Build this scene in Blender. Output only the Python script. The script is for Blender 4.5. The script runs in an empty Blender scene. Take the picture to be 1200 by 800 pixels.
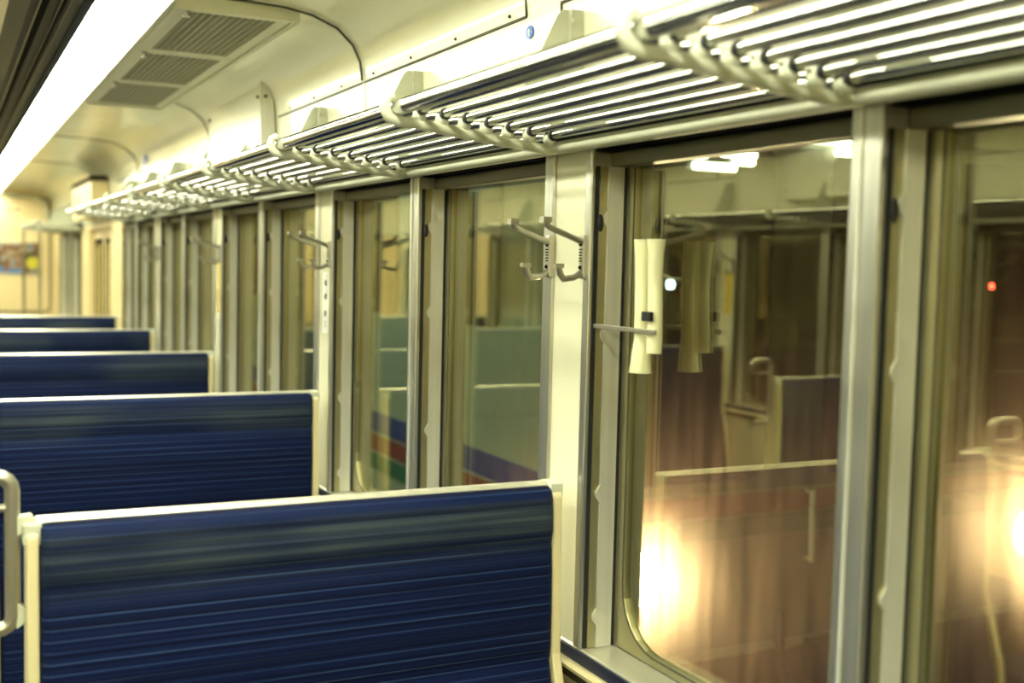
import bpy, bmesh, math, random
from mathutils import Vector, Matrix
random.seed(7)
S = bpy.context.scene
COL = S.collection
H = 1.55            # eye height above the floor

# ------------------------------------------------------------------ camera
def camera():
    f = 1334.8; yaw, pitch, roll = .46189, .06724, -.02385
    fw = Vector((math.sin(yaw)*math.cos(pitch), math.cos(yaw)*math.cos(pitch), -math.sin(pitch)))
    rt = Vector((math.cos(yaw), -math.sin(yaw), 0)); dn = fw.cross(rt)
    c, s = math.cos(roll), math.sin(roll)
    r2 = c*rt + s*dn; d2 = -s*rt + c*dn
    cam = bpy.data.cameras.new('camera'); o = bpy.data.objects.new('camera', cam); COL.objects.link(o)
    M = Matrix((r2, -d2, -fw)).transposed().to_4x4(); M.translation = (0, 0, H)
    o.matrix_world = M
    cam.sensor_width = 36; cam.lens = f/1200*36; cam.clip_start = .02; cam.clip_end = 300
    cam.dof.use_dof = True; cam.dof.focus_distance = 2.25; cam.dof.aperture_fstop = 2.6
    S.camera = o
camera()

# ------------------------------------------------------------------ world, exposure
w = bpy.data.worlds.new('night'); S.world = w; w.use_nodes = True
w.node_tree.nodes['Background'].inputs[0].default_value = (.010, .010, .012, 1)
w.node_tree.nodes['Background'].inputs[1].default_value = .25
S.view_settings.view_transform = 'Standard'; S.view_settings.look = 'None'
S.view_settings.gamma = 1; S.view_settings.use_curve_mapping = False
S.view_settings.exposure = 0.0
LAMP = 40.0          # ceiling lamp cover
HEAD = 700.0        # headlight lens
SIDE = 60.0         # unseen lamps added to light the neighbouring train's side

# ------------------------------------------------------------------ materials
def mat(name, col, rough=.5, metal=0, emit=None, estr=0, coat=0, spec=.5):
    m = bpy.data.materials.new(name); m.use_nodes = True
    b = m.node_tree.nodes['Principled BSDF']
    b.inputs['Base Color'].default_value = (*col, 1); b.inputs['Roughness'].default_value = rough
    b.inputs['Metallic'].default_value = metal; b.inputs['Coat Weight'].default_value = coat
    b.inputs['Specular IOR Level'].default_value = spec
    b.inputs['Coat Roughness'].default_value = .08
    if emit: b.inputs['Emission Color'].default_value = (*emit, 1); b.inputs['Emission Strength'].default_value = estr
    return m
def N(m, t, **k):
    n = m.node_tree.nodes.new(t)
    for a, v in k.items(): setattr(n, a, v)
    return n
def bump_noise(m, scale, strength, dist=.01, vec=None):
    t = m.node_tree; b = t.nodes['Principled BSDF']
    tc = N(m, 'ShaderNodeTexCoord'); mp = N(m, 'ShaderNodeMapping'); no = N(m, 'ShaderNodeTexNoise'); bu = N(m, 'ShaderNodeBump')
    mp.inputs['Scale'].default_value = vec or (1, 1, 1); no.inputs['Scale'].default_value = scale
    bu.inputs['Strength'].default_value = strength; bu.inputs['Distance'].default_value = dist
    t.links.new(tc.outputs['Object'], mp.inputs[0]); t.links.new(mp.outputs[0], no.inputs[0])
    t.links.new(no.outputs[0], bu.inputs['Height']); t.links.new(bu.outputs[0], b.inputs['Normal'])
    return m
def vary(m, c1, c2, scale, vec=(1, 1, 1), lo=.35, hi=.65):
    t = m.node_tree; b = t.nodes['Principled BSDF']
    tc = N(m, 'ShaderNodeTexCoord'); mp = N(m, 'ShaderNodeMapping'); no = N(m, 'ShaderNodeTexNoise'); cr = N(m, 'ShaderNodeValToRGB')
    mp.inputs['Scale'].default_value = vec; no.inputs['Scale'].default_value = scale; no.inputs['Detail'].default_value = 4
    cr.color_ramp.elements[0].position = lo; cr.color_ramp.elements[1].position = hi
    cr.color_ramp.elements[0].color = (*c1, 1); cr.color_ramp.elements[1].color = (*c2, 1)
    t.links.new(tc.outputs['Object'], mp.inputs[0]); t.links.new(mp.outputs[0], no.inputs[0])
    t.links.new(no.outputs[0], cr.inputs[0]); t.links.new(cr.outputs[0], b.inputs['Base Color'])
    return m

paint = bump_noise(mat('cream_gloss_paint', (.80, .77, .58), .22, coat=.3), 3.0, .12, .03)
ceilm = bump_noise(mat('cream_ceiling_panel', (.86, .83, .60), .18, coat=.4), 2.2, .35, .05, (1, .45, 1))
endm = mat('cream_end_panel', (.62, .50, .26), .4)
cream = mat('cream_enamel_cast', (.50, .51, .38), .55, spec=.3)
pillm = bump_noise(mat('cream_pillar_panel', (.82, .79, .58), .16, coat=.5), 1.5, .1, .02)
alu = vary(mat('brushed_aluminium', (.55, .55, .50), .3, .85), (.46, .46, .41), (.60, .60, .54), 60, (1, 1, .02))
alu2 = vary(mat('satin_aluminium_frame', (.60, .59, .50), .38, .45), (.58, .57, .49), (.68, .67, .58), 40, (1, 1, .02))
gask = mat('brown_gasket', (.06, .055, .03), .5)
shaded_alu = mat('dark_aluminium_header', (.13, .125, .08), .35, .6)  # header metal with its shade mixed into the base colour
olive = mat('bronze_anodised_sash', (.38, .35, .20), .30, .7)
chrome = mat('polished_tube', (.62, .62, .60), .07, 1)
steel = mat('cast_aluminium_hook', (.42, .40, .32), .35, .85)
darkm = mat('black_rubber_seal', (.008, .008, .007), .6)
seam = mat('dark_seam', (.05, .045, .02), .6)
slot = mat('slot_black', (.003, .003, .002), .9, spec=.05)
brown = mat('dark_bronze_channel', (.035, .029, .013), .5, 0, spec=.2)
ventm = mat('grey_beige_grille', (.62, .60, .43), .45)
ventbar = mat('grille_bars', (.36, .345, .23), .5)
ventd = mat('grille_cavity', (.006, .006, .004), .9)
tan = mat('tan_enamel_seat_side', (.62, .54, .30), .35, coat=.2)
floorm = vary(mat('grey_vinyl_floor', (.12, .12, .10), .4), (.045, .045, .04), (.07, .068, .058), 18)
panelm = mat('tan_lower_wall', (.50, .46, .28), .35)
sillm = vary(mat('silver_sill', (.60, .58, .46), .35, .6), (.52, .50, .40), (.62, .60, .48), 20, (1, .1, 1))
navy = mat('navy_sill_edge', (.012, .016, .04), .35)

# seat moquette: fine horizontal threads, worn band near the top
def moquette():
    m = bpy.data.materials.new('blue_striped_moquette'); m.use_nodes = True
    t = m.node_tree; b = t.nodes['Principled BSDF']; L = t.links.new
    b.inputs['Roughness'].default_value = .75; b.inputs['Specular IOR Level'].default_value = .12
    b.inputs['Sheen Weight'].default_value = .06; b.inputs['Sheen Roughness'].default_value = .4
    b.inputs['Sheen Tint'].default_value = (.5, .6, .8, 1)
    tc = N(m, 'ShaderNodeTexCoord')
    def noise(vec, sc, det=2):
        mp = N(m, 'ShaderNodeMapping'); mp.inputs['Scale'].default_value = vec
        n = N(m, 'ShaderNodeTexNoise'); n.inputs['Scale'].default_value = sc; n.inputs['Detail'].default_value = det
        L(tc.outputs['Object'], mp.inputs[0]); L(mp.outputs[0], n.inputs[0]); return n.outputs[0]
    def ramp(src, p0, c0, p1, c1):
        r = N(m, 'ShaderNodeValToRGB'); e = r.color_ramp.elements
        e[0].position = p0; e[0].color = (*c0, 1); e[1].position = p1; e[1].color = (*c1, 1); L(src, r.inputs[0]); return r.outputs[0]
    base = ramp(noise((.10, 1, 130), 2.0, 4), .38, (.0010, .0028, .017), .68, (.0030, .0095, .052))
    # pale threads at an even pitch
    sep = N(m, 'ShaderNodeSeparateXYZ'); L(tc.outputs['Object'], sep.inputs[0])
    mu = N(m, 'ShaderNodeMath', operation='MULTIPLY'); mu.inputs[1].default_value = 2*math.pi/.0165; L(sep.outputs[2], mu.inputs[0])
    si = N(m, 'ShaderNodeMath', operation='SINE'); L(mu.outputs[0], si.inputs[0])
    thr = ramp(si.outputs[0], .86, (0, 0, 0), .99, (1, 1, 1))
    brk = ramp(noise((.5, 1, 30), 3.0), .42, (.15, .15, .15), .7, (.9, .9, .9))
    mm = N(m, 'ShaderNodeMath', operation='MULTIPLY'); L(thr, mm.inputs[0]); L(brk, mm.inputs[1])
    mx = N(m, 'ShaderNodeMix', data_type='RGBA'); L(mm.outputs[0], mx.inputs[0]); L(base, mx.inputs[6]); mx.inputs[7].default_value = (.032, .062, .155, 1)
    # worn grey band (head height)
    mr = N(m, 'ShaderNodeMapRange', interpolation_type='SMOOTHSTEP'); L(sep.outputs[2], mr.inputs[0])
    mr.inputs[1].default_value = 1.03; mr.inputs[2].default_value = 1.11
    mr2 = N(m, 'ShaderNodeMapRange', interpolation_type='SMOOTHSTEP'); L(sep.outputs[2], mr2.inputs[0])
    mr2.inputs[1].default_value = 1.165; mr2.inputs[2].default_value = 1.12
    wn = ramp(noise((.7, 1, 55), 2.0, 4), .34, (.1, .1, .1), .66, (1, 1, 1))
    a = N(m, 'ShaderNodeMath', operation='MULTIPLY'); L(mr.outputs[0], a.inputs[0]); L(mr2.outputs[0], a.inputs[1])
    a2 = N(m, 'ShaderNodeMath', operation='MULTIPLY'); L(a.outputs[0], a2.inputs[0]); L(wn, a2.inputs[1])
    pt = ramp(noise((1.6, 1, 2.5), 1.6, 2), .40, (.15, .15, .15), .62, (1, 1, 1))
    a3 = N(m, 'ShaderNodeMath', operation='MULTIPLY'); L(a2.outputs[0], a3.inputs[0]); L(pt, a3.inputs[1])
    m2 = N(m, 'ShaderNodeMix', data_type='RGBA'); L(a3.outputs[0], m2.inputs[0]); L(mx.outputs[2], m2.inputs[6]); m2.inputs[7].default_value = (.046, .060, .066, 1)
    L(m2.outputs[2], b.inputs['Base Color'])
    bu = N(m, 'ShaderNodeBump'); bu.inputs['Strength'].default_value = .15; bu.inputs['Distance'].default_value = .001
    L(si.outputs[0], bu.inputs['Height']); L(bu.outputs[0], b.inputs['Normal'])
    return m
fabric = moquette()

def glassm():
    # window pane: clear greenish transmission, mirror reflection by Fresnel, a film of dirt that scatters forward
    m = bpy.data.materials.new('dirty_window_glass'); m.use_nodes = True; t = m.node_tree; t.nodes.clear(); L = t.links.new
    out = N(m, 'ShaderNodeOutputMaterial'); tr = N(m, 'ShaderNodeBsdfTransparent'); tr.inputs[0].default_value = (.88, .95, .86, 1)
    gl = N(m, 'ShaderNodeBsdfGlossy'); gl.inputs['Roughness'].default_value = .012; gl.inputs[0].default_value = (1, .92, .66, 1)
    fr = N(m, 'ShaderNodeFresnel'); ge = N(m, 'ShaderNodeNewGeometry'); io = N(m, 'ShaderNodeMix')
    io.inputs[2].default_value = 2.1; io.inputs[3].default_value = 1/2.1     # same reflectance on both faces of the sheet
    L(ge.outputs['Backfacing'], io.inputs[0]); L(io.outputs[0], fr.inputs[0])
    rf = N(m, 'ShaderNodeBsdfRefraction'); rf.inputs['Roughness'].default_value = .58; rf.inputs['IOR'].default_value = 1.18; rf.inputs[0].default_value = (1, .82, .58, 1)
    tc = N(m, 'ShaderNodeTexCoord'); mp = N(m, 'ShaderNodeMapping'); mp.inputs['Scale'].default_value = (1, 9, 1.2)
    no = N(m, 'ShaderNodeTexNoise'); no.inputs['Scale'].default_value = 5; no.inputs['Detail'].default_value = 5
    mr = N(m, 'ShaderNodeMapRange'); mr.inputs[1].default_value = .3; mr.inputs[2].default_value = .7; mr.inputs[3].default_value = .022; mr.inputs[4].default_value = .062
    L(tc.outputs['Object'], mp.inputs[0]); L(mp.outputs[0], no.inputs[0]); L(no.outputs[0], mr.inputs[0])
    m1 = N(m, 'ShaderNodeMixShader'); L(ge.outputs['Incoming'], rf.inputs['Normal'])     # the film scatters evenly about the straight path
    du = N(m, 'ShaderNodeBsdfRefraction'); du.inputs[0].default_value = (1, .72, .48, 1); du.inputs['Roughness'].default_value = .90; du.inputs['IOR'].default_value = 1.30; L(ge.outputs['Incoming'], du.inputs['Normal'])
    m0 = N(m, 'ShaderNodeMixShader'); m0.inputs[0].default_value = .34; L(rf.outputs[0], m0.inputs[1]); L(du.outputs[0], m0.inputs[2])
    L(mr.outputs[0], m1.inputs[0]); L(tr.outputs[0], m1.inputs[1]); L(m0.outputs[0], m1.inputs[2])
    m2 = N(m, 'ShaderNodeMixShader'); L(fr.outputs[0], m2.inputs[0]); L(m1.outputs[0], m2.inputs[1]); L(gl.outputs[0], m2.inputs[2])
    L(m2.outputs[0], out.inputs[0]); return m
glass = glassm()

# ------------------------------------------------------------------ helpers
CX = -.21           # centre line of the car
class MB:
    def __init__(s): s.v = []; s.f = []; s.mi = []; s.cur = 0
    def add(s, vs, fs):
        n = len(s.v); s.v += [tuple(p) for p in vs]
        for f in fs: s.f.append([i+n for i in f]); s.mi.append(s.cur)
        return s
    def box(s, x0, x1, y0, y1, z0, z1):
        if x0 > x1: x0, x1 = x1, x0
        if y0 > y1: y0, y1 = y1, y0
        if z0 > z1: z0, z1 = z1, z0
        return s.add([(x0,y0,z0),(x1,y0,z0),(x1,y1,z0),(x0,y1,z0),(x0,y0,z1),(x1,y0,z1),(x1,y1,z1),(x0,y1,z1)],
                     [(0,3,2,1),(4,5,6,7),(0,1,5,4),(1,2,6,5),(2,3,7,6),(3,0,4,7)])
    def tube(s, pts, r, n=12, closed=False, flat=1.0):
        pts = [Vector(p) for p in pts]; m = len(pts); rs = r if isinstance(r, (list, tuple)) else [r]*m
        up = None; vs = []
        for i, p in enumerate(pts):
            if closed: d = pts[(i+1) % m]-pts[i-1]
            else: d = pts[min(i+1, m-1)]-pts[max(i-1, 0)]
            d.normalize()
            if up is None: up = Vector((0, 0, 1)) if abs(d.z) < .9 else Vector((1, 0, 0))
            a = d.cross(up)
            if a.length < 1e-4: a = d.cross(Vector((.3, 1, .2)))
            a.normalize(); up = a.cross(d).normalized()
            for k in range(n):
                t = 2*math.pi*k/n; vs.append(p + a*math.cos(t)*rs[i] + up*math.sin(t)*rs[i]*flat)
        fs = []
        for i in range(m if closed else m-1):
            j = (i+1) % m
            for k in range(n): fs.append((i*n+k, i*n+(k+1) % n, j*n+(k+1) % n, j*n+k))
        if not closed: fs += [tuple(range(n-1, -1, -1)), tuple((m-1)*n+k for k in range(n))]
        return s.add(vs, fs)
    def prism(s, poly, axis, a, b):
        # poly: 2D points; axis 0: (y,z) swept in x; 1: (x,z) in y; 2: (x,y) in z
        def P(u, v, t): return [(t,u,v),(u,t,v),(u,v,t)][axis]
        n = len(poly); vs = [P(*p, a) for p in poly]+[P(*p, b) for p in poly]
        return s.add(vs, [tuple(range(n))[::-1], tuple(range(n, 2*n))]+[(i,(i+1)%n,n+(i+1)%n,n+i) for i in range(n)])
    def sheet(s, prof, y0, y1, th):
        # open profile (x,z) with thickness upward/outward, swept in y
        n = len(prof); q = []
        for i, p in enumerate(prof):
            a = Vector(prof[max(i-1,0)]); b = Vector(prof[min(i+1,n-1)]); d = (b-a).normalized(); q.append((p[0]+d.y*th, p[1]-d.x*th))
        return s.prism(list(prof)+q[::-1], 1, y0, y1)
    def ring(s, outer, inner, axis, a, b):
        # frame with an opening, both outlines with the same number of points
        def P(u, v, t): return [(t,u,v),(u,t,v),(u,v,t)][axis]
        n = len(outer); vs = [P(*p,a) for p in outer]+[P(*p,a) for p in inner]+[P(*p,b) for p in outer]+[P(*p,b) for p in inner]
        fs = []
        for i in range(n):
            j = (i+1) % n
            fs += [(i,j,n+j,n+i),(2*n+i,3*n+i,3*n+j,2*n+j),(i,2*n+i,2*n+j,j),(n+i,n+j,3*n+j,3*n+i)]
        return s.add(vs, fs)
    def ball(s, c, r, sx=1, sy=1, sz=1, n=10):
        vs = []; fs = []
        for i in range(n//2+1):
            t = math.pi*i/(n//2)
            for k in range(n):
                a = 2*math.pi*k/n; vs.append((c[0]+r*sx*math.sin(t)*math.cos(a), c[1]+r*sy*math.sin(t)*math.sin(a), c[2]+r*sz*math.cos(t)))
        for i in range(n//2):
            for k in range(n): fs.append((i*n+k,(i+1)*n+k,(i+1)*n+(k+1)%n,i*n+(k+1)%n))
        return s.add(vs, fs)
    def build(s, name, m, parent=None, side=1, bevel=0, smooth=False, kind=None, origin=None):
        vs = s.v
        if side < 0: vs = [(2*CX-x, y, z) for x, y, z in vs]
        me = bpy.data.meshes.new(name); me.from_pydata(vs, [], s.f)
        for x in (m if isinstance(m, (list, tuple)) else [m]): me.materials.append(x)
        for p, i in zip(me.polygons, s.mi): p.material_index = i; p.use_smooth = smooth
        bm = bmesh.new(); bm.from_mesh(me); bmesh.ops.remove_doubles(bm, verts=bm.verts, dist=1e-6)
        bmesh.ops.recalc_face_normals(bm, faces=bm.faces)
        bm.to_mesh(me); bm.free()
        o = bpy.data.objects.new(name, me); COL.objects.link(o)
        if parent: o.parent = parent; o.matrix_parent_inverse = parent.matrix_world.inverted()
        if bevel:
            b = o.modifiers.new('bevel', 'BEVEL'); b.width = bevel; b.segments = 2; b.limit_method = 'ANGLE'; b.angle_limit = .6
        if smooth and not bevel:
            e = o.modifiers.new('edges', 'EDGE_SPLIT'); e.split_angle = .9
        if kind: o['kind'] = kind
        return o
def thing(name, label, cat, loc=(0,0,0), group=None, side=1):
    o = bpy.data.objects.new(name, None); COL.objects.link(o); o.empty_display_size = .1
    o.location = (2*CX-loc[0] if side < 0 else loc[0], loc[1], loc[2]); o['label'] = label; o['category'] = cat
    if group: o['group'] = group
    o.matrix_world = Matrix.Translation(o.location)
    return o
def tag(o, label, cat, group=None):
    o['label'] = label; o['category'] = cat
    if group: o['group'] = group
    return o
def struct(name):
    o = bpy.data.objects.new(name, None); COL.objects.link(o); o['kind'] = 'structure'; return o
def rrect(u0, u1, v0, v1, r, n=6, rt=None):
    # rounded rectangle, rt = radius of the two top corners
    rt = r if rt is None else rt; p = []
    for (cu, cv, a0, rr) in ((u1-r, v0+r, -90, r), (u1-rt, v1-rt, 0, rt), (u0+rt, v1-rt, 90, rt), (u0+r, v0+r, 180, r)):
        for i in range(n+1):
            a = math.radians(a0+90*i/n); p.append((cu+rr*math.cos(a), cv+rr*math.sin(a)))
    return p
def arc(c, r, a0, a1, n, f): return [f(c, r, math.radians(a0+(a1-a0)*i/n)) for i in range(n+1)]

P = 1.465
YB, YE = -2.26, 12.55     # ends of the saloon
YW = 7.56                 # end of the run of windows
SILL, TOP = .877, 1.765

# ------------------------------------------------------------------ shell
MB().box(-1.54, 1.12, YB-.05, YE+.05, -.06, 0).build('floor', floorm, kind='structure')
half = [(1.0, TOP), (.988, 1.80), (.976, 2.02), (.970, 2.067), (.950, 2.108), (.907, 2.147), (.84, 2.173), (.77, 2.184), (.50, 2.195), (.335, 2.2)]
for side, nm in ((1, 'right'), (-1, 'left')):
    b = MB(); b.sheet(half[:3], YB, YE, .09)
    b.build('wall_%s_upper' % nm, paint, side=side, kind='structure')
    b = MB(); b.box(1.0, 1.12, YB, YE, 0, SILL-.03)
    b.build('wall_%s_lower' % nm, panelm, side=side, kind='structure')
cp = half[2:]
full = cp + [(.10, 2.235), (2*CX-.10, 2.235)] + [(2*CX-x, z) for x, z in cp[::-1]]
b = MB(); b.sheet(full, YB, YE, .04)
o = b.build('ceiling', ceilm, kind='structure', smooth=True)
MB().box(-1.6, 1.18, YB-.1, YB, 0, 2.3).build('wall_back', endm, kind='structure')

# far bulkhead with the gangway door in the middle
b = MB(); b.box(CX+.38, 1.1, YE, YE+.06, 0, 2.3); b.box(-1.54, CX-.38, YE, YE+.06, 0, 2.3); b.box(CX-.38, CX+.38, YE, YE+.06, 1.9, 2.3)
b.build('wall_far', endm, kind='structure')
d = struct('door_3')
MB().box(CX-.38, CX+.38, YE+.02, YE+.05, 0, 1.9).build('door_leaf', alu, d)
MB().prism(rrect(CX-.2, CX+.2, 1.0, 1.7, .05), 1, YE+.005, YE+.02).build('door_glass', slot, d)
MB().ring(rrect(.24, .96, .95, 2.12, .06), rrect(.255, .945, .965, 2.105, .05), 1, YE-.012, YE).build('trim_1', seam, kind='structure')
b = MB(); b.tube([(x, YE-.02, z) for x, z in [(.93,1.9),(.92,2.02),(.88,2.09),(.8,2.12),(.6,2.13),(.3,2.13)]], .012)
b.build('trim_2', cream, kind='structure')

# ------------------------------------------------------------------ pillars and windows
trim_n = [3]
def pillar_wide(y0, side):
    p = struct('trim_%d' % trim_n[0]); trim_n[0] += 1
    MB().box(1.0, 1.12, y0+.020, y0+.137, SILL, TOP).build('panel', pillm, p, side)
    MB().box(.992, 1.12, y0, y0+.021, SILL, TOP).build('edge_strip', alu, p, side, bevel=.003)
    MB().box(.992, 1.12, y0+.136, y0+.170, SILL, TOP).build('edge_strip', alu, p, side, bevel=.003)
def pillar_narrow(y0, side):
    p = struct('trim_%d' % trim_n[0]); trim_n[0] += 1
    MB().box(.990, 1.12, y0, y0+.052, SILL, TOP).build('panel', alu, p, side, bevel=.003)
    MB().box(.987, .9905, y0+.030, y0+.034, SILL, TOP).build('groove', alu2, p, side)
win_n = [1]
def window(ya, yb, side):
    p = struct('window_%d' % win_n[0]); win_n[0] += 1
    # sash with rounded lower corners
    b = MB(); b.ring(rrect(ya+.002, yb-.002, SILL+.002, TOP-.005, .004), rrect(ya+.031, yb-.031, SILL+.018, 1.738, .10, 6, .004), 0, 1.062, 1.078)
    b.build('sash_frame', olive, p, side, bevel=.0015)
    b = MB(); b.ring(rrect(ya+.028, yb-.028, SILL+.015, 1.741, .103, 6, .006), rrect(ya+.031, yb-.031, SILL+.018, 1.738, .10, 6, .004), 0, 1.0605, 1.0622)
    b.build('seal', gask, p, side)
    b = MB(); b.box(1.068, 1.072, ya+.02, yb-.02, SILL+.01, 1.745); b.build('window_pane', glass, p, side)
    # header
    b = MB(); b.box(1.030, 1.0605, ya+.001, yb-.001, 1.722, 1.748); b.build('header', shaded_alu, p, side, bevel=.002)
    b = MB(); b.box(1.0, 1.06, ya+.001, yb-.001, 1.748, 1.765); b.build('header_slot', slot, p, side)
    # guide strips on both jambs, toothed
    for y, s in ((yb, -1), (ya, 1)):
        pr = [(1.0545, SILL+.001)]; z = SILL+.001
        pr += [(1.0545, 1.722), (1.024, 1.722)]
        for zc in (1.62, 1.42, 1.14, .92):
            pr += [(1.024, zc+.028), (1.016, zc+.016), (1.016, zc+.008), (1.024, zc-.004)]
        pr += [(1.024, SILL+.001)]
        MB().prism(pr, 1, y, y+s*.007).build('guide_strip', alu2, p, side)
        MB().box(1.008, 1.0235, y, y+s*.0035, SILL+.001, 1.722).build('guide_channel', olive, p, side)
        b = MB(); b.box(1.0548, 1.0615, y, y+s*.005, SILL+.001, 1.722); b.box(1.0, 1.0075, y, y+s*.002, SILL+.001, 1.722)
        b.ball((1.010, y+s*.005, 1.625), .0065, 1, .5, 2.4)
        b.build('seal', darkm, p, side)
for side in (1, -1):
    edges = []
    k = -2
    while True:
        yw = 1.703+P*k; yn = 1.023+P*(k+1)+ (0 if k+1 <= 0 else .012)
        if k >= -1 and yw < YW-.1: pillar_wide(yw, side)
        edges.append((yw, yw+.17, 'w'))
        if yn > YW-.1: break
        pillar_narrow(yn-0, side); edges.append((yn, yn+.052, 'n'))
        k += 1
    edges = [e for e in edges if e[0] < YW-.1]
    for e0, e1 in zip(edges[:-1], edges[1:]): window(e0[1], e1[0], side)
    window(edges[-1][1], YW, side)
    # end of run: cream posts, doorway, far windows
    y_first = edges[0][1]
    MB().box(1.0, 1.12, YB, y_first, SILL-.03, TOP).build('wall_%s_rear' % ('right' if side > 0 else 'left'), paint, side=side, kind='structure')
    b = MB(); b.box(1.0, 1.12, YW, 8.15, SILL-.03, TOP); b.box(1.0, 1.12, 9.45, 9.95, SILL-.03, TOP); b.box(1.0, 1.12, 8.15, 9.45, 1.74, TOP); b.box(1.0,1.12,12.0,YE,SILL-.03,TOP)
    b.build('wall_%s_end' % ('right' if side > 0 else 'left'), endm, side=side, kind='structure')
    # two door leaves
    d = struct('door_%d' % (1 if side > 0 else 2))
    for (a, c) in ((8.16, 8.80), (8.80, 9.44)):
        b = MB(); b.ring(rrect(a, c, .85, 1.74, .004), rrect(a+.10, c-.10, .98, 1.64, .06), 0, 1.04, 1.06); b.box(1.04, 1.06, a, c, .002, .85)
        lf = b.build('door_leaf', endm, d, side)
        MB().box(1.048, 1.052, a+.09, c-.09, .97, 1.65).build('door_glass', glass, lf, side)
        MB().ring(rrect(a+.070, c-.070, .95, 1.67, .08), rrect(a+.10, c-.10, .98, 1.64, .06), 0, 1.034, 1.041).build('door_seal', slot, lf, side)
    window(9.95, 10.85, side); pillar_narrow(10.85, side); window(10.902, 12.0, side)
    # sill ledge: silver top, navy edge, pale bead under it
    s = 'right' if side > 0 else 'left'
    for (a, c) in ((YB, 8.15), (9.45, YE)):
        p = struct('trim_%d' % trim_n[0]); trim_n[0] += 1
        MB().prism([(.997, SILL-.03), (1.115, SILL-.03), (1.115, SILL), (1.0, SILL), (.997, SILL-.003)], 1, a, c).build('ledge', sillm, p, side)
        MB().box(.992, .9968, a, c, SILL-.026, SILL-.004).build('ledge_edge', navy, p, side, bevel=.001)
        MB().prism([(1.0, SILL-.040), (1.0, SILL-.0265), (.986, SILL-.0265), (.980, SILL-.033), (.982, SILL-.040)], 1, a, c).build('bead', tan, p, side)
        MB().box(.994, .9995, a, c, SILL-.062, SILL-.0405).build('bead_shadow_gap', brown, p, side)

# upper wall: panel seams, joint covers of the ceiling arc, screws
for side in (1, -1):
    p = struct('trim_%d' % trim_n[0]); trim_n[0] += 1
    b = MB()
    def wx(z): return .976 + (2.02-z)/(2.02-1.80)*.012
    def seamh(y0, y1, z): b.box(wx(z)-.0035, wx(z)+.002, y0, y1, z-.0022, z+.0022)
    def seamv(y, z0, z1): b.prism([(wx(z0)-.0035, z0), (wx(z0)+.004, z0), (wx(z1)+.004, z1), (wx(z1)-.0035, z1)], 1, y-.0015, y+.0015)
    seamh(1.93, 3.70, 2.012); seamv(1.93, 2.012, 2.045); seamh(-1.2, 1.795, 2.012); seamv(1.795, 1.80, 2.012)
    seamh(4.62, 7.6, 2.012)
    b.build('panel_seam', seam, p, side)
    b = MB()
    for i in range(7): b.ball((wx(2.025)-.002, 2.0+.26*i, 2.025), .0035)
    b.build('screw', seam, p, side)
    for y in (-.98, .95, 2.86, 4.78, 6.7, 8.6):
        q = struct('trim_%d' % trim_n[0]); trim_n[0] += 1
        pr = [(x-.003, z-.003) for x, z in half[2:]]
        b = MB(); b.sheet(pr, y-.004, y+.004, -.004); b.build('arc_joint', seam if y > 0 else seam, q, side)
        b = MB(); b.prism([(wx(1.80)-.003, 1.80), (wx(1.8)+.002, 1.80), (wx(2.05)+.002, 2.05), (wx(2.05)-.003, 2.05)], 1, y-.011, y+.004)
        b.build('joint_cover', paint, q, side, bevel=.001)

ribm = mat('channel_rib', (.22, .19, .10), .3, .5)
# ------------------------------------------------------------------ ceiling channel, lamps, grille
for side in (1, -1):
    p = struct('trim_%d' % trim_n[0]); trim_n[0] += 1
    MB().prism([(.337, 2.176), (.337, 2.2), (.15, 2.236), (.196, 2.180), (.215, 2.176)], 1, YB, YE).build('channel_body', brown, p, side)
    for x0, x1, z in ((.214, .2165, 2.168), (.262, .2635, 2.170), (.283, .2845, 2.172)): MB().box(x0, x1, YB, YE, z, 2.177).build('channel_rib', ribm, p, side)
    for x0, x1 in ((.217, .236), (.264, .275), (.312, .334)): MB().box(x0, x1, YB, YE, 2.1735, 2.1765).build('channel_slot', slot, p, side)

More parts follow.
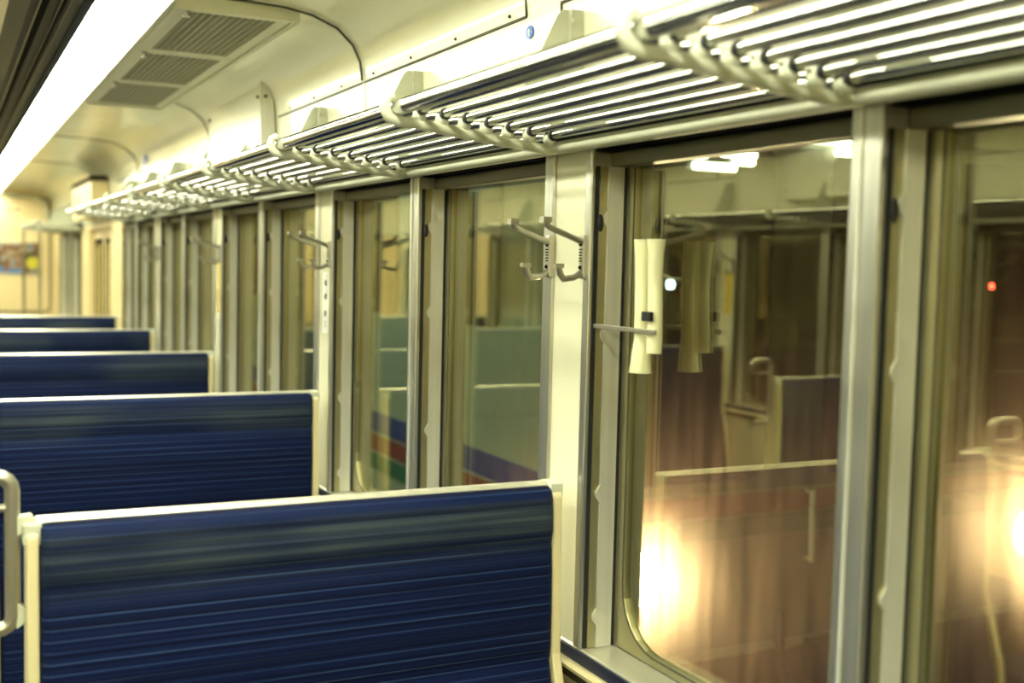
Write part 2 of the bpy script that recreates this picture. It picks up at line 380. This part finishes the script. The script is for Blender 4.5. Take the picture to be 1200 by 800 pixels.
def diffuser():
    m = bpy.data.materials.new('lit_lamp_cover'); m.use_nodes = True; b = m.node_tree.nodes['Principled BSDF']
    b.inputs['Base Color'].default_value = (.9, .88, .7, 1); b.inputs['Roughness'].default_value = .3
    b.inputs['Emission Color'].default_value = (.97, 1, .77, 1); b.inputs['Emission Strength'].default_value = LAMP
    return m
dif = diffuser()
capm = mat('lamp_end_cap', (.34, .32, .16), .4)
ordw = ['second', 'third', 'fourth', 'fifth', 'sixth', 'seventh', 'eighth', 'ninth']
LP = 1.075
for side in (1, -1):
    ys = [3.06+LP*i for i in range(-5, 9)]
    vis = 0
    for y in ys:
        if y > 0:
            lab = ('glowing ceiling light cover beside the perforated grille row, %s along its row' % (['nearest']+ordw+['tenth', 'farthest'])[vis]) if side > 0 else ('glowing ceiling light cover over the far side of the aisle, %s along that row' % (['nearest']+ordw+['tenth', 'farthest'])[vis])
            vis += 1
        else:
            lab = 'glowing ceiling light cover behind the viewer %s, %d-th back' % ('on the window side' if side > 0 else 'across the aisle', int(-(y-.9)/LP)+1)
            lab = 'glowing ceiling light cover behind the viewer, %s the aisle' % ('on the near side of' if side > 0 else 'across')
        t = thing('ceiling_light', lab, 'ceiling light', (.42, y, 2.17), 'ceiling lights behind the viewer' if y < 0 else 'ceiling light covers in two rows', side)
        pr = [(.345, 2.192), (.345, 2.174), (.36, 2.164), (.475-.015, 2.161), (.482, 2.172), (.482, 2.188)]
        MB().prism(pr, 1, y+.012, y+LP-.012).build('lamp_cover', dif, t, side)
        b = MB(); b.prism([(x+(.002 if x > .4 else -.002), z-(.002 if z < 2.18 else 0)) for x, z in pr], 1, y-.010, y+.010); b.build('end_cap', capm, t, side)
        b = MB(); b.box(.4835, .4965, y, y+LP-.002, 2.1505, 2.19); b.build('side_rail', ventm, t, side)

def grille(y0, side, lab):
    t = thing('ventilation_grille', lab, 'ventilation grille', (.65, y0+1, 2.165), 'ceiling ventilation grilles', side)
    b = MB(); b.ring([(.497, y0), (.812, y0), (.812, y0+2.02), (.497, y0+2.02)], [(.512, y0+.015), (.797, y0+.015), (.797, y0+2.005), (.512, y0+2.005)], 2, 2.150, 2.185)
    b.build('frame', ventm, t, side, bevel=.003)
    MB().box(.505, .805, y0+.005, y0+2.015, 2.176, 2.186).build('cavity', ventd, t, side)
    for i in range(3):
        a = y0+.017+i*.663; c = a+.657
        b = MB(); b.ring([(.513, a), (.796, a), (.796, c), (.513, c)], [(.545, a+.035), (.765, a+.035), (.765, c-.035), (.545, c-.035)], 2, 2.156, 2.166)
        n = 12; b.cur = 1
        for k in range(n): 
            x = .545+(.22)*(k+.5)/n; b.box(x-.0021, x+.0021, a+.03, c-.03, 2.159, 2.162)
        n = 26
        for k in range(n):
            y = a+.035+(c-a-.07)*(k+.5)/n; b.box(.54, .77, y-.0028, y+.0028, 2.1585, 2.1615)
        b.build('perforated_panel', [ventm, ventbar], t, side)
        b = MB()
        for yy in (a+.012,): b.tube([(.535, yy, 2.157), (.535, yy, 2.142)], .006); b.box(.527, .543, yy-.004, yy+.014, 2.138, 2.144); b.tube([(.545, yy+.02, 2.157), (.545, yy+.02, 2.146)], .005)
        b.build('latch', steel, t, side)
grille(2.88, 1, 'long perforated ceiling grille in three panels beside the lit lamp covers')
grille(2.88, -1, 'perforated ceiling grille over the far side of the aisle, out past the lamps')

# cover boxes on the upper wall
def cover_box(y0, y1, side, lab):
    t = thing('wall_cover_box', lab, 'cover panel', (.96, (y0+y1)/2, 1.95), 'cover boxes on the upper wall', side)
    b = MB(); b.prism([(.925, 1.88), (.985, 1.86), (.965, 2.125), (.925, 2.118)], 1, y0, y1); b.build('cover', paint, t, side, bevel=.006)
    b = MB(); b.prism([(.925, 1.865), (.985, 1.86), (.955, 2.125), (.922, 2.125)], 1, y0-.004, y0); b.build('edge_flange', alu, t, side)
    for z in (1.92, 2.08):
        for q in ((.94, y0-.005, z), (.923, y0+.03, z), (.923, y1-.03, z)): MB().ball(q, .006).build('bolt', seam, t, side)
cover_box(3.74, 4.56, 1, 'cream cover box on upper wall above rack, between the second and third cream pillars')
cover_box(3.48, 4.22, -1, 'cream cover box with bolts on the opposite wall, reflected in the glass')

# door operator box above the doorway
t = thing('door_operator_box', 'tall cream box with a dark tapered cap above the far side door', 'cover box', (.93, 8.7, 1.95))
MB().box(.86, .974, 8.0, 9.2, 1.80, 2.04).build('casing', endm, t, bevel=.008)
b = MB(); b.prism([(.84, 2.041), (.968, 2.041), (.955, 2.075), (.86, 2.07)], 1, 7.98, 9.22); b.build('cap', brown, t)
for yy in (8.3, 8.8): MB().box(.857, .8598, yy, yy+.02, 1.82, 2.02).build('panel_joint', seam, t)

# ------------------------------------------------------------------ luggage racks
def rack(y0, ys, y1, side, lab, group='luggage racks'):
    t = thing('luggage_rack', lab, 'luggage rack', (.98, (y0+y1)/2, 1.78), group, side)
    xf, zf = .668, 1.803; xw, zw = .972, 1.772
    MB().box(.975, .988, y0, y1, 1.770, 1.799).build('wall_channel', slot, t, side)  # shaded gap behind the last rod, put in as a black strip
    MB().tube([(xf, y0, zf), (xf, y1, zf)], .0135, 18).build('front_rail', chrome, t, side, smooth=True)
    MB().tube([(xw+.002, y0, zw-.014), (xw+.002, y1, zw-.014)], .0115, 16).build('wall_rail', cream, t, side, smooth=True)
    def rz(x): return zf+.004-(x-xf)/(xw-xf)*(zf-zw)+.0
    n = 7
    for y in ys:
        # cast bracket: arm with a curled nose and a cup under each rod
        b = MB()
        pts = [(xf-.008, y, zf+.020), (xf-.020, y, zf+.012), (xf-.024, y, zf-.002), (xf-.016, y, zf-.016), (xf, y, zf-.022), (xf+.04, y, zf-.024), (xf+.15, y, rz(xf+.15)-.026), (xw-.02, y, zw-.020), (xw+.008, y, zw-.012)]
        b.tube(pts, [.006, .008, .009, .0095, .0095, .0095, .0095, .009, .007], 10)
        for k in range(n):
            x = xf+.038+(xw-xf-.058)*k/(n-1)
            b.ball((x, y, rz(x)-.010), .0125, .95, 1.0, 1.0, 12)
        b.prism([(.975, 1.985), (.945, 1.985), (.935, 1.975), (.865, 1.83), (.86, 1.80), (.985, 1.79)], 1, y-.050, y-.046)
        b.box(.955, .982, y-.062, y-.050, 1.80, 1.985)
        b.ball((.957, y-.063, 1.965), .005)
        b.build('bracket', cream, t, side, smooth=True)
    segs = [y0]+list(ys)+[y1]
    for a, c in zip(segs[:-1], segs[1:]):
        if c-a < .1: continue
        for k in range(n):
            x = xf+.038+(xw-xf-.058)*k/(n-1)*1.0; z = rz(x)
            a2 = a+.012 if a in ys else a; c2 = c-.012 if c in ys else c
            rd = MB().tube([(x, a2, z-.002), (x, a2+.02, z), (x, c2-.02, z), (x, c2, z-.002)], .0074, 14).build('rod', chrome, t, side, smooth=True)
            if c2 != c: MB().tube([(x, c2-.005, z-.001), (x, c2+.003, z-.001)], .0098, 14).build('rod_collar', darkm, rd, side, smooth=True)
ys = [1.05+.7325*i for i in range(-2, 9)]
rack(ys[0], ys[1:], 7.40, 1, 'long cream and chrome rod luggage rack running above the near windows')
rack(ys[0], ys[1:], 7.40, -1, 'chrome rod luggage rack on the opposite wall, reflected in the glass')
rack(9.83, [9.88, 10.5, 11.2, 11.8], 11.87, 1, 'short luggage rack past the side door, between two grab poles')
rack(9.83, [9.88, 10.5, 11.2, 11.8], 11.87, -1, 'short luggage rack past the side door across the aisle')
for (y, s, lab) in ((9.8, 1, 'vertical steel grab pole just past the side door'), (11.9, 1, 'vertical steel grab pole nearest the end wall poster'),
                    (9.8, -1, 'vertical grab pole past the door across the aisle'), (11.9, -1, 'vertical grab pole at the end wall across the aisle')):
    b = MB(); b.tube([(.67, y, .012), (.67, y, 1.79)], .014, 14); b.tube([(.67, y, .0), (.67, y, .014)], .03, 14)
    tag(b.build('grab_pole', chrome, side=s, smooth=True), lab, 'grab pole', 'grab poles beside the end racks')

# ------------------------------------------------------------------ coat hooks
def hook(y, side, lab):
    t = thing('coat_hook', lab, 'coat hook', (1.0, y, 1.55), 'coat hooks on the cream pillars', side)
    x = .992; z0 = H+.020
    MB().box(x-.006, x+.008, y-.008, y+.008, z0-.042, z0+.035).build('back_plate', steel, t, side, bevel=.003)
    b = MB(); b.tube([(x-.002, y, z0+.022), (x-.03, y-.006, z0+.030), (x-.075, y-.016, z0+.044), (x-.083, y-.018, z0+.048), (x-.086, y-.018, z0+.060)], [.006, .0055, .0055, .006, .0055], 8)
    b.box(x-.094, x-.078, y-.026, y-.010, z0+.052, z0+.062); b.build('upper_prong', steel, t, side, smooth=True)
    b = MB(); b.tube([(x-.002, y, z0-.030), (x-.022, y-.004, z0-.040), (x-.045, y-.010, z0-.042), (x-.052, y-.011, z0-.034), (x-.056, y-.012, z0-.020)], [.006, .0055, .006, .006, .005], 8)
    b.box(x-.064, x-.048, y-.018, y-.006, z0-.024, z0-.016); b.build('lower_prong', steel, t, side, smooth=True)
    b = MB()
    for dz in (.018, -.022): b.ball((x-.007, y, z0+dz), .0035)
    for k in range(5): b.box(x-.0075, x-.005, y-.005, y+.005, z0-.012+k*.005, z0-.010+k*.005)
    b.build('screw', slot, t, side)
names = ['first cream pillar', 'pillar with black-marked sticker', 'pillar with the yellow sticker', 'fourth cream pillar']
for k in range(0, 4):
    yw = 1.703+P*k
    for dy, w_ in ((.018, 'nearer'), (.142, 'farther')):
        hook(yw+dy, 1, 'silver double coat hook on the %s, %s of its pair' % (names[k], w_))
        hook(yw+dy, -1, 'double coat hook on opposite wall, %s of the pair on the %s' % (w_, names[k].replace('pillar with black-marked sticker', 'second pillar').replace('pillar with the yellow sticker', 'third pillar').replace('cream ', '')))

# ------------------------------------------------------------------ stickers, poster
def flat(name, m, x, y0, y1, z0, z1, lab, cat, side=1, extra=None):
    b = MB(); b.box(x-.0015, x, y0, y1, z0, z1)
    o = tag(b.build(name, m, side=side), lab, cat)
    return o
white = mat('sticker_white', (.85, .86, .78), .3); black = mat('sticker_ink', (.01, .01, .02), .4)
yellow = mat('sticker_yellow', (.85, .62, .05), .35); blue = mat('sticker_blue', (.03, .12, .55), .35)
for side in (1, -1):
    yc = 3.165+.078
    t = thing('notice_sticker', ('white notice sticker with three black squares, on the second cream pillar' if side > 0 else 'white notice sticker with black squares on a pillar across the aisle'), 'sticker', (1.0, yc, 1.42), None, side)
    MB().box(.9985, 1.0, yc-.030, yc+.030, H-.215, H-.035).build('sheet', white, t, side)
    b = MB()
    for z in (H-.065, H-.105, H-.155): b.box(.9978, .9984, yc-.009, yc+.007, z-.009, z+.007)
    b.box(.9978, .9984, yc-.014, yc-.012, H-.115, H-.04)
    for k in range(3):
        for j in range(3):
            if (k+j) % 2 == 0: b.box(.9978, .9984, yc-.012+.008*j, yc-.007+.008*j, H-.182-k*.007, H-.179-k*.007)
    b.build('print', black, t, side)
    yc = 4.627+.078
    t = thing('warning_sticker', ('tall yellow sticker on the third cream pillar' if side > 0 else 'yellow sticker on a pillar across the aisle'), 'sticker', (1.0, yc, 1.42), None, side)
    MB().box(.9985, 1.0, yc-.034, yc+.034, H-.22, H-.02).build('sheet', yellow, t, side)
    MB().box(.9978, .9984, yc+.015, yc+.026, H-.21, H-.03).build('border', white, t, side)
# round blue sticker on the upper wall
t = thing('round_sticker', 'small round blue sticker with a white mark on the upper wall', 'sticker', (.975, 1.92, 1.98))
zc = 1.982; xc = .978
def disc(x, y, z, ry, rz, n=20): return [(y+ry*math.cos(2*math.pi*i/n), z+rz*math.sin(2*math.pi*i/n)) for i in range(n)]
b = MB(); b.prism(disc(0, 1.918, zc, .014, .0125), 0, xc-.003, xc); b.build('disc', blue, t)
b = MB(); b.prism([(1.912, zc), (1.918, zc+.007), (1.924, zc)], 0, xc-.004, xc-.0031); b.prism([(1.9155, zc-.008), (1.9205, zc-.008), (1.9205, zc+.002), (1.9155, zc+.002)], 0, xc-.004, xc-.0031)
b.build('mark', white, t)
b = MB(); b.prism(disc(0, 6.4, 2.06, .03, .03), 0, .955, .962)
tag(b.build('round_sticker', blue), 'faint blue round sticker high on the wall near the far door box', 'sticker')

def poster_mat():
    m = bpy.data.materials.new('poster_print'); m.use_nodes = True; t = m.node_tree; b = t.nodes['Principled BSDF']; L = t.links.new
    tc = N(m, 'ShaderNodeTexCoord'); no = N(m, 'ShaderNodeTexNoise'); no.inputs['Scale'].default_value = 16; no.inputs['Detail'].default_value = 3
    cr = N(m, 'ShaderNodeValToRGB'); e = cr.color_ramp.elements
    e[0].position = .36; e[0].color = (.02, .07, .02, 1); e[1].position = .47; e[1].color = (.14, .025, .012, 1)
    for p, c in ((.53, (.20, .12, .035, 1)), (.60, (.26, .25, .18, 1)), (.66, (.06, .12, .22, 1))): q = cr.color_ramp.elements.new(p); q.color = c
    L(tc.outputs['Object'], no.inputs[0]); L(no.outputs[0], cr.inputs[0]); L(cr.outputs[0], b.inputs['Base Color']); b.inputs['Roughness'].default_value = .3
    return m
t = thing('advertising_poster', 'wide colourful poster with red, brown and green patches on end wall', 'poster', (.6, YE, 1.5))
MB().box(.28, .862, YE-.006, YE-.003, H-.205, H+.10).build('print', poster_mat(), t)
MB().ring([(.268, H-.217), (.874, H-.217), (.874, H+.112), (.268, H+.112)], [(.28, H-.205), (.862, H-.205), (.862, H+.10), (.28, H+.10)], 1, YE-.014, YE-.003).build('frame', alu, t)
b = MB(); b.prism([(.79+.06*math.cos(i*.5236), H-.10+.06*math.sin(i*.5236)) for i in range(12)], 1, YE-.0075, YE-.006); b.build('yellow_patch', mat('poster_yellow', (.45, .40, .02), .4), t)
b = MB(); b.box(.29, .52, YE-.0075, YE-.006, H-.20, H-.14); b.box(.55, .70, YE-.0075, YE-.006, H-.20, H-.16); b.build('blue_patch', mat('poster_blue', (.06, .15, .32), .4), t)
t = thing('notice_plate', 'small plate with faint dark red text above the poster on end wall', 'notice', (.6, YE, 2.0))
MB().box(.53, .71, YE-.004, YE-.002, H+.39, H+.56).build('plate', endm, t)
b = MB()
for k, x in enumerate((.56, .59, .62, .65)): b.box(x, x+.02, YE-.006, YE-.004, H+.50, H+.52)
b.box(.56, .60, YE-.006, YE-.004, H+.42, H+.45); b.box(.63, .67, YE-.006, YE-.004, H+.42, H+.45); b.box(.60, .63, YE-.006, YE-.004, H+.415, H+.425)
b.build('lettering', mat('faded_red_ink', (.35, .16, .12), .5), t)

# ------------------------------------------------------------------ seats
X0, X1 = .117, .950
TOPZ = H-.383
def back_profile(s):
    # (dy, z) of one cushion face, s=-1 faces the camera
    pts = [(.010, TOPZ-.008), (.020, TOPZ-.002), (.030, TOPZ-.006), (.036, TOPZ-.02), (.040, TOPZ-.05), (.041, TOPZ-.075), (.036, TOPZ-.092), (.033, TOPZ-.10), (.036, TOPZ-.108),
           (.041, TOPZ-.15), (.043, TOPZ-.22), (.043, TOPZ-.28), (.040, TOPZ-.300), (.037, TOPZ-.308), (.042, TOPZ-.318), (.060, TOPZ-.38), (.085, TOPZ-.47), (.110, TOPZ-.60), (.125, TOPZ-.70), (.125, TOPZ-.74), (.006, TOPZ-.74)]
    return [(s*a, z) for a, z in pts]
def cushion(y, s, xa, xb):
    # swept in x with softened ends
    prof = back_profile(s); n = len(prof); cols = [(0, .80), (.006, .93), (.016, 1.0), (.5, 1.0), (1-.016, 1.0), (1-.006, .93), (1, .80)]
    b = MB(); vs = []
    W = xb-xa
    for u, k in cols:
        flare = 0
        for dy, z in prof: vs.append((xa+u*W, y+dy*k, z if k == 1 else z-(1-k)*.02))
    m = len(cols); fs = []
    for i in range(m-1):
        for j in range(n): fs.append((i*n+j, i*n+(j+1) % n, (i+1)*n+(j+1) % n, (i+1)*n+j))
    fs += [tuple(range(n)), tuple((m-1)*n+j for j in range(n))[::-1]]
    b.add(vs, fs); return b
def seat(y, side, lab, front=True, rear=True):
    t = thing('train_seat', lab, 'train seat', ((X0+X1)/2, y, 0), 'back-to-back blue train benches', side)
    # metal top rail
    b = MB(); b.prism([(y-.013, TOPZ-.016), (y-.013, TOPZ-.002), (y-.008, TOPZ+.003), (y+.008, TOPZ+.003), (y+.013, TOPZ-.002), (y+.013, TOPZ-.016)], 0, X0-.004, X1+.012)
    b.build('top_rail', sillm, t, side, bevel=.001)
    # side frames: tan posts widening toward the cushion
    for xa, xb in ((X0-.018, X0-.001), (X1+.002, X1+.020)):
        pr = [(-.020, TOPZ-.012), (.020, TOPZ-.012), (.028, TOPZ-.02), (.036, TOPZ-.30), (.085, TOPZ-.45), (.12, TOPZ-.72), (.12, .02), (-.12, .02), (-.12, TOPZ-.72), (-.085, TOPZ-.45), (-.036, TOPZ-.30), (-.028, TOPZ-.02)]
        MB().prism([(y+a, z) for a, z in pr], 0, xa, xb).build('side_frame', tan, t, side, bevel=.004)
    MB().box(X0-.022, X0+.003, y-.024, y+.024, TOPZ-.034, TOPZ-.002).build('corner_cap', cream, t, side, bevel=.003)
    MB().box(X1-.002, X1+.024, y-.022, y+.022, TOPZ-.024, TOPZ+.002).build('corner_cap', cream, t, side, bevel=.003)
    MB().box(X0, X1+.0, y-.005, y+.005, .1, TOPZ-.017).build('back_board', tan, t, side)
    for s, on in ((-1, front), (1, rear)):
        if not on: continue
        cushion(y, s, X0+.001, X1-.001).build('backrest_cushion', fabric, t, side, smooth=True)
        y0, y1 = sorted((y+s*.128, y+s*.56))
        b = MB(); b.prism(rrect(y0, y1, .33, .435, .03), 0, X0+.001, X1-.001); b.build('seat_cushion', fabric, t, side, bevel=.006)
        b = MB(); b.box(X0+.02, X1-.02, y0 if s > 0 else y0+.06, y1-.06 if s > 0 else y1, .04, .33); b.build('seat_base', floorm, t, side)
    # grab handle: flattened bar with a loop toward the aisle
    b = MB(); xr, xl = .082, -.004; zt, zb = H-.318, H-.540
    lp = []
    for (cx, cz, a0) in ((xr-.02, zb+.02, -90), (xr-.02, zt-.02, 0), (xl+.02, zt-.02, 90)):
        for i in range(5):
            a = math.radians(a0+22.5*i); lp.append((cx+.02*math.cos(a), y-.004, cz+.02*math.sin(a)))
    lp = [(xl+.01, y-.004, zb)] + lp + [(xl, y-.004, zt-.035), (xl+.008, y-.004, zt-.045), (xl+.03, y-.004, zt-.047), (xr-.004, y-.004, zt-.045)]
    b.tube(lp, [.0105]*15+[.0105, .009, .006, .006, .006][:len(lp)-15], 12)
    h = b.build('grab_handle', steel, t, side, smooth=True)
    b = MB(); b.prism([(xr+.004, H-.376), (X0-.010, H-.374), (X0-.004, H-.384), (X0-.012, H-.392), (xr+.004, H-.408)], 1, y-.012, y+.006)
    b.build('standoff', cream, h, side, bevel=.002); b = MB()
    b.prism([(xr+.004, H-.498), (X0-.016, H-.512), (X0-.016, H-.530), (xr+.004, H-.540)], 1, y-.012, y+.006)
    b.build('standoff', cream, h, side, bevel=.002)
rows = ['nearest', 'second', 'third', 'fourth', 'fifth and last']
seat(1.76-P, 1, 'blue train bench right beside the viewer, below the frame')
for i in range(5):
    y = 1.76+P*i if i < 4 else 7.52
    seat(y, 1, 'blue striped train bench on the window side, %s row in view' % rows[i], rear=(i < 4))
for i in range(-1, 5):
    y = 1.76+P*i if i < 4 else 7.52
    seat(y, -1, ('blue train bench across the aisle, %s of its row' % (['beside the viewer, first']+rows)[i+1]), rear=(i < 4))

# ------------------------------------------------------------------ outside
G = -1.15
MB().box(1.6, 40, -12, 60, G-.1, G).build('ground', vary(mat('dark_ballast', (.03, .03, .03), .9), (.015, .015, .014), (.05, .045, .04), 14), kind='structure')
MB().box(-40, -2.0, -12, 60, G-.1, G).build('ground_far', bpy.data.materials['dark_ballast'], kind='structure')

bodym = bump_noise(mat('pale_train_paint', (.62, .66, .56), .35, coat=.2), 1.2, .05)
frontm = mat('grey_train_front', (.30, .29, .25), .45)
stripeB = mat('blue_stripe', (.012, .06, .42), .4); stripeR = mat('red_stripe', (.42, .06, .04), .4); stripeG = mat('green_stripe', (.02, .20, .12), .4)
darkg = mat('dark_train_glass', (.012, .014, .014), .08)
NX0, NX1, NY0, NY1 = 2.30, 5.56, 4.20, 24.0
def plan(off=0, full=False):
    r = .16+off; x0, x1, y0, y1 = NX0-off, NX1+off, NY0-off, NY1+off; p = []
    for cx, cy, a0 in ((x0+r, y0+r, 180), (x1-r, y0+r, 270), (x1-r, y1-r, 0), (x0+r, y1-r, 90)):
        for i in range(7): a = math.radians(a0+15*i); p.append((cx+r*math.cos(a), cy+r*math.sin(a)))
    return p
nt = thing('passenger_train', 'pale passenger train with blue, red and green stripes on the next track', 'train', (3.93, 10, G))
b = MB()
b.prism(plan(), 2, -.25, 2.35); 
for k, (o_, z0, z1) in enumerate(((-.05, 2.35, 2.45), (-.15, 2.45, 2.53), (-.35, 2.53, 2.58))):
    q = [(3.93+(x-3.93)*(1+o_/1.63), y) for x, y in plan()]; b.prism(q, 2, z0, z1)
b.build('body', bodym, nt)
def band(z0, z1, off, name, m, wrap=True):
    q = plan(off)
    if wrap: q = q
    b = MB()
    out = plan(off); inn = plan(.0005)
    idx = list(range(27, 28))+list(range(0, 14)) if wrap else [27]+list(range(0, 5))
    # open strip following side, corner, front
    o2 = [out[i] for i in ([21+6]+list(range(0, 14 if wrap else 5)))]; i2 = [inn[i] for i in ([21+6]+list(range(0, 14 if wrap else 5)))]
    b.prism(o2+i2[::-1], 2, z0, z1); return b.build(name, m, nt)
band(H-1.015, H-.895, .006, 'blue_stripe', stripeB, False)
band(H-1.130, H-1.030, .006, 'red_stripe', stripeR)
band(H-1.240, H-1.145, .006, 'green_stripe', stripeG)
# side windows and doors
yy = 4.75
for k in range(9):
    if k in (2, 6):
        MB().prism(rrect(yy, yy+1.0, -.15, 1.95, .05), 0, NX0-.010, NX0-.0065).build('side_door', frontm, nt)
        MB().prism(rrect(yy+.1, yy+.42, 1.1, 1.8, .05), 0, NX0-.014, NX0-.0101).build('side_window', darkg, nt)
        MB().prism(rrect(yy+.58, yy+.9, 1.1, 1.8, .05), 0, NX0-.014, NX0-.0101).build('side_window', darkg, nt)
    else:
        MB().prism(rrect(yy, yy+1.15, H-.30, 1.98, .06), 0, NX0-.008, NX0-.001).build('side_window', darkg, nt)
    yy += 1.35
# front: dark lower skirt band, windscreens, post
MB().box(NX0+.2, NX1-.2, NY0-.006, NY0-.001, -.2, H-1.245).build('front_panel', frontm, nt)
def screen(x0, x1): MB().prism(rrect(x0, x1, H-.965, 2.12, .09), 1, NY0-.012, NY0-.0065).build('windscreen', darkg, nt)
MB().prism(rrect(NX0+.09, NX1-.09, H-1.02, 2.2, .1), 1, NY0-.006, NY0-.001).build('screen_surround', frontm, nt)
screen(2.45, 3.42); screen(3.76, 4.36); screen(4.50, 5.42)
headm = mat('lit_headlight', (1, .95, .8), .3, emit=(1, .74, .46), estr=HEAD)
def headlight(x, z):
    b = MB(); b.prism([(x+.145*math.cos(i*math.pi/12), z+.145*math.sin(i*math.pi/12)) for i in range(24)], 1, NY0-.03, NY0-.001)
    h = b.build('headlight', alu, nt)
    b = MB(); b.prism([(x+.12*math.cos(i*math.pi/12), z+.12*math.sin(i*math.pi/12)) for i in range(24)], 1, NY0-.036, NY0-.031); b.build('lens', headm, h)
headlight(2.71, H-1.372); headlight(5.24, H-1.372)
b = MB(); b.tube([(3.68, NY0-.05, H-1.03), (3.69, NY0-.05, H-1.38)], .014, 10); b.tube([(3.68, NY0-.05, H-1.04), (3.68, NY0-.002, H-1.04)], .01, 8); b.tube([(3.69, NY0-.05, H-1.37), (3.69, NY0-.002, H-1.37)], .01, 8)
b.build('grab_rail', cream, nt, smooth=True)
b = MB(); b.box(3.7, 4.2, NY0-.30, NY0-.002, -.42, -.22); b.box(3.82, 4.08, NY0-.42, NY0-.30, -.48, -.12); b.build('coupler', darkm, nt)
b = MB(); b.tube([(3.5, NY0-.06, -.05), (3.48, NY0-.10, -.3), (3.6, NY0-.12, -.5), (3.75, NY0-.1, -.5)], .025, 10); b.build('air_hose', darkm, nt, smooth=True)
b = MB(); b.box(2.5, 5.4, NY0+.1, NY1-.1, G+.35, -.25); b.build('underframe', darkm, nt)
for yb in (5.4, 7.6, 18, 20.2):
    for xx in (3.4, 4.46):
        b = MB(); b.tube([(xx-.05, yb, G+.545), (xx+.05, yb, G+.545)], .40, 24); b.build('wheel', frontm, nt)
# cab tube lamps behind the screens
tubem = mat('lit_tube', (1, 1, .9), .3, emit=(1, .98, .72), estr=9)
for (x, z, l) in ((2.93, H+.505, .16), (3.06, H+.455, .22), (3.19, H+.52, .18), (3.22, H+.487, .10), (3.72, H+.615, .26), (3.84, H+.565, .16)):
    b = MB(); b.tube([(x-l/2, NY0-.03, z), (x+l/2, NY0-.03, z)], .018, 10); b.build('marker_lamp', tubem, nt, smooth=True)

for (x, z, q, col, es) in ((2.855, H-.070, .020, (.75, .9, 1), 8), (4.85, H-.052, .014, (1, .06, .03), 14)):
    b = MB(); b.prism(rrect(x-q, x+q, z-q, z+q, q*.6), 1, NY0-.018, NY0-.0125); b.build('indicator_lamp', mat('indicator_glow', col, .4, emit=col, estr=es), nt)

# rails under it
t = thing('railway_track', 'dark railway track under the neighbouring train', 'railway track', (3.93, 10, G))
for xx in (3.4, 4.46): MB().prism([(xx-.06, G), (xx+.06, G), (xx+.02, G+.03), (xx+.035, G+.14), (xx-.035, G+.14), (xx-.02, G+.03)], 1, -8, 40).build('rail', steel, t)
b = MB()
for k in range(60): b.box(2.9, 4.96, -8+k*.8, -7.76+k*.8, G+.0, G+.02)
b.build('sleeper', brown, t)

t = thing('hanging_strap', 'pale rolled strip hanging with a crossbar clip beside the nearest window', 'hanging strip', (1.035, 1.60, H))
pale = mat('pale_rolled_vinyl', (.82, .80, .50), .45)
def strip(y, z0, z1, w, foot):
    b = MB(); n = 9; pts = []
    for i in range(n):
        u = i/(n-1); z = z1+(z0-z1)*u
        pts.append((1.020+.002*math.sin(3*u), y+.002*math.sin(5*u), z))
    rr = [w*(1.12 if i == 0 else 1.0-.12*math.sin(math.pi*i/(n-1))) for i in range(n)]; rr[-1] = w*foot; rr[-2] = w*(1+(foot-1)*.5)
    b.tube(pts, rr, 12); b.build('rolled_strip', pale, t, smooth=True)
strip(1.577, H-.172, H+.046, .0135, 1.35); strip(1.539, H-.137, H+.046, .0135, .9)
b = MB(); b.box(1.003, 1.0075, 1.51, 1.702, H-.106, H-.098); b.build('crossbar', steel, t, bevel=.001)
b = MB(); b.box(1.003, 1.010, 1.525, 1.55, H-.085, H-.070); b.build('buckle', darkm, t, bevel=.001)

# unseen fill lamps above the gap, added to brighten the neighbouring train's side
for (y, lab) in ((6.6, 'yard lamp above the gap between trains, nearer one'), (11, 'yard lamp above the gap between trains, farther one')):
    t = thing('yard_lamp', lab, 'lamp', (1.75, y, G))
    MB().tube([(1.72, y, G), (1.72, y, 3.3)], .03, 8).build('post', darkm, t)
    MB().box(1.66, 1.90, y-.4, y+.4, 3.3, 3.36).build('housing', darkm, t)
    MB().box(1.68, 1.88, y-.38, y+.38, 3.292, 3.299).build('tube', mat('yard_tube', (1, 1, 1), .4, emit=(.85, 1, .9), estr=SIDE), t)
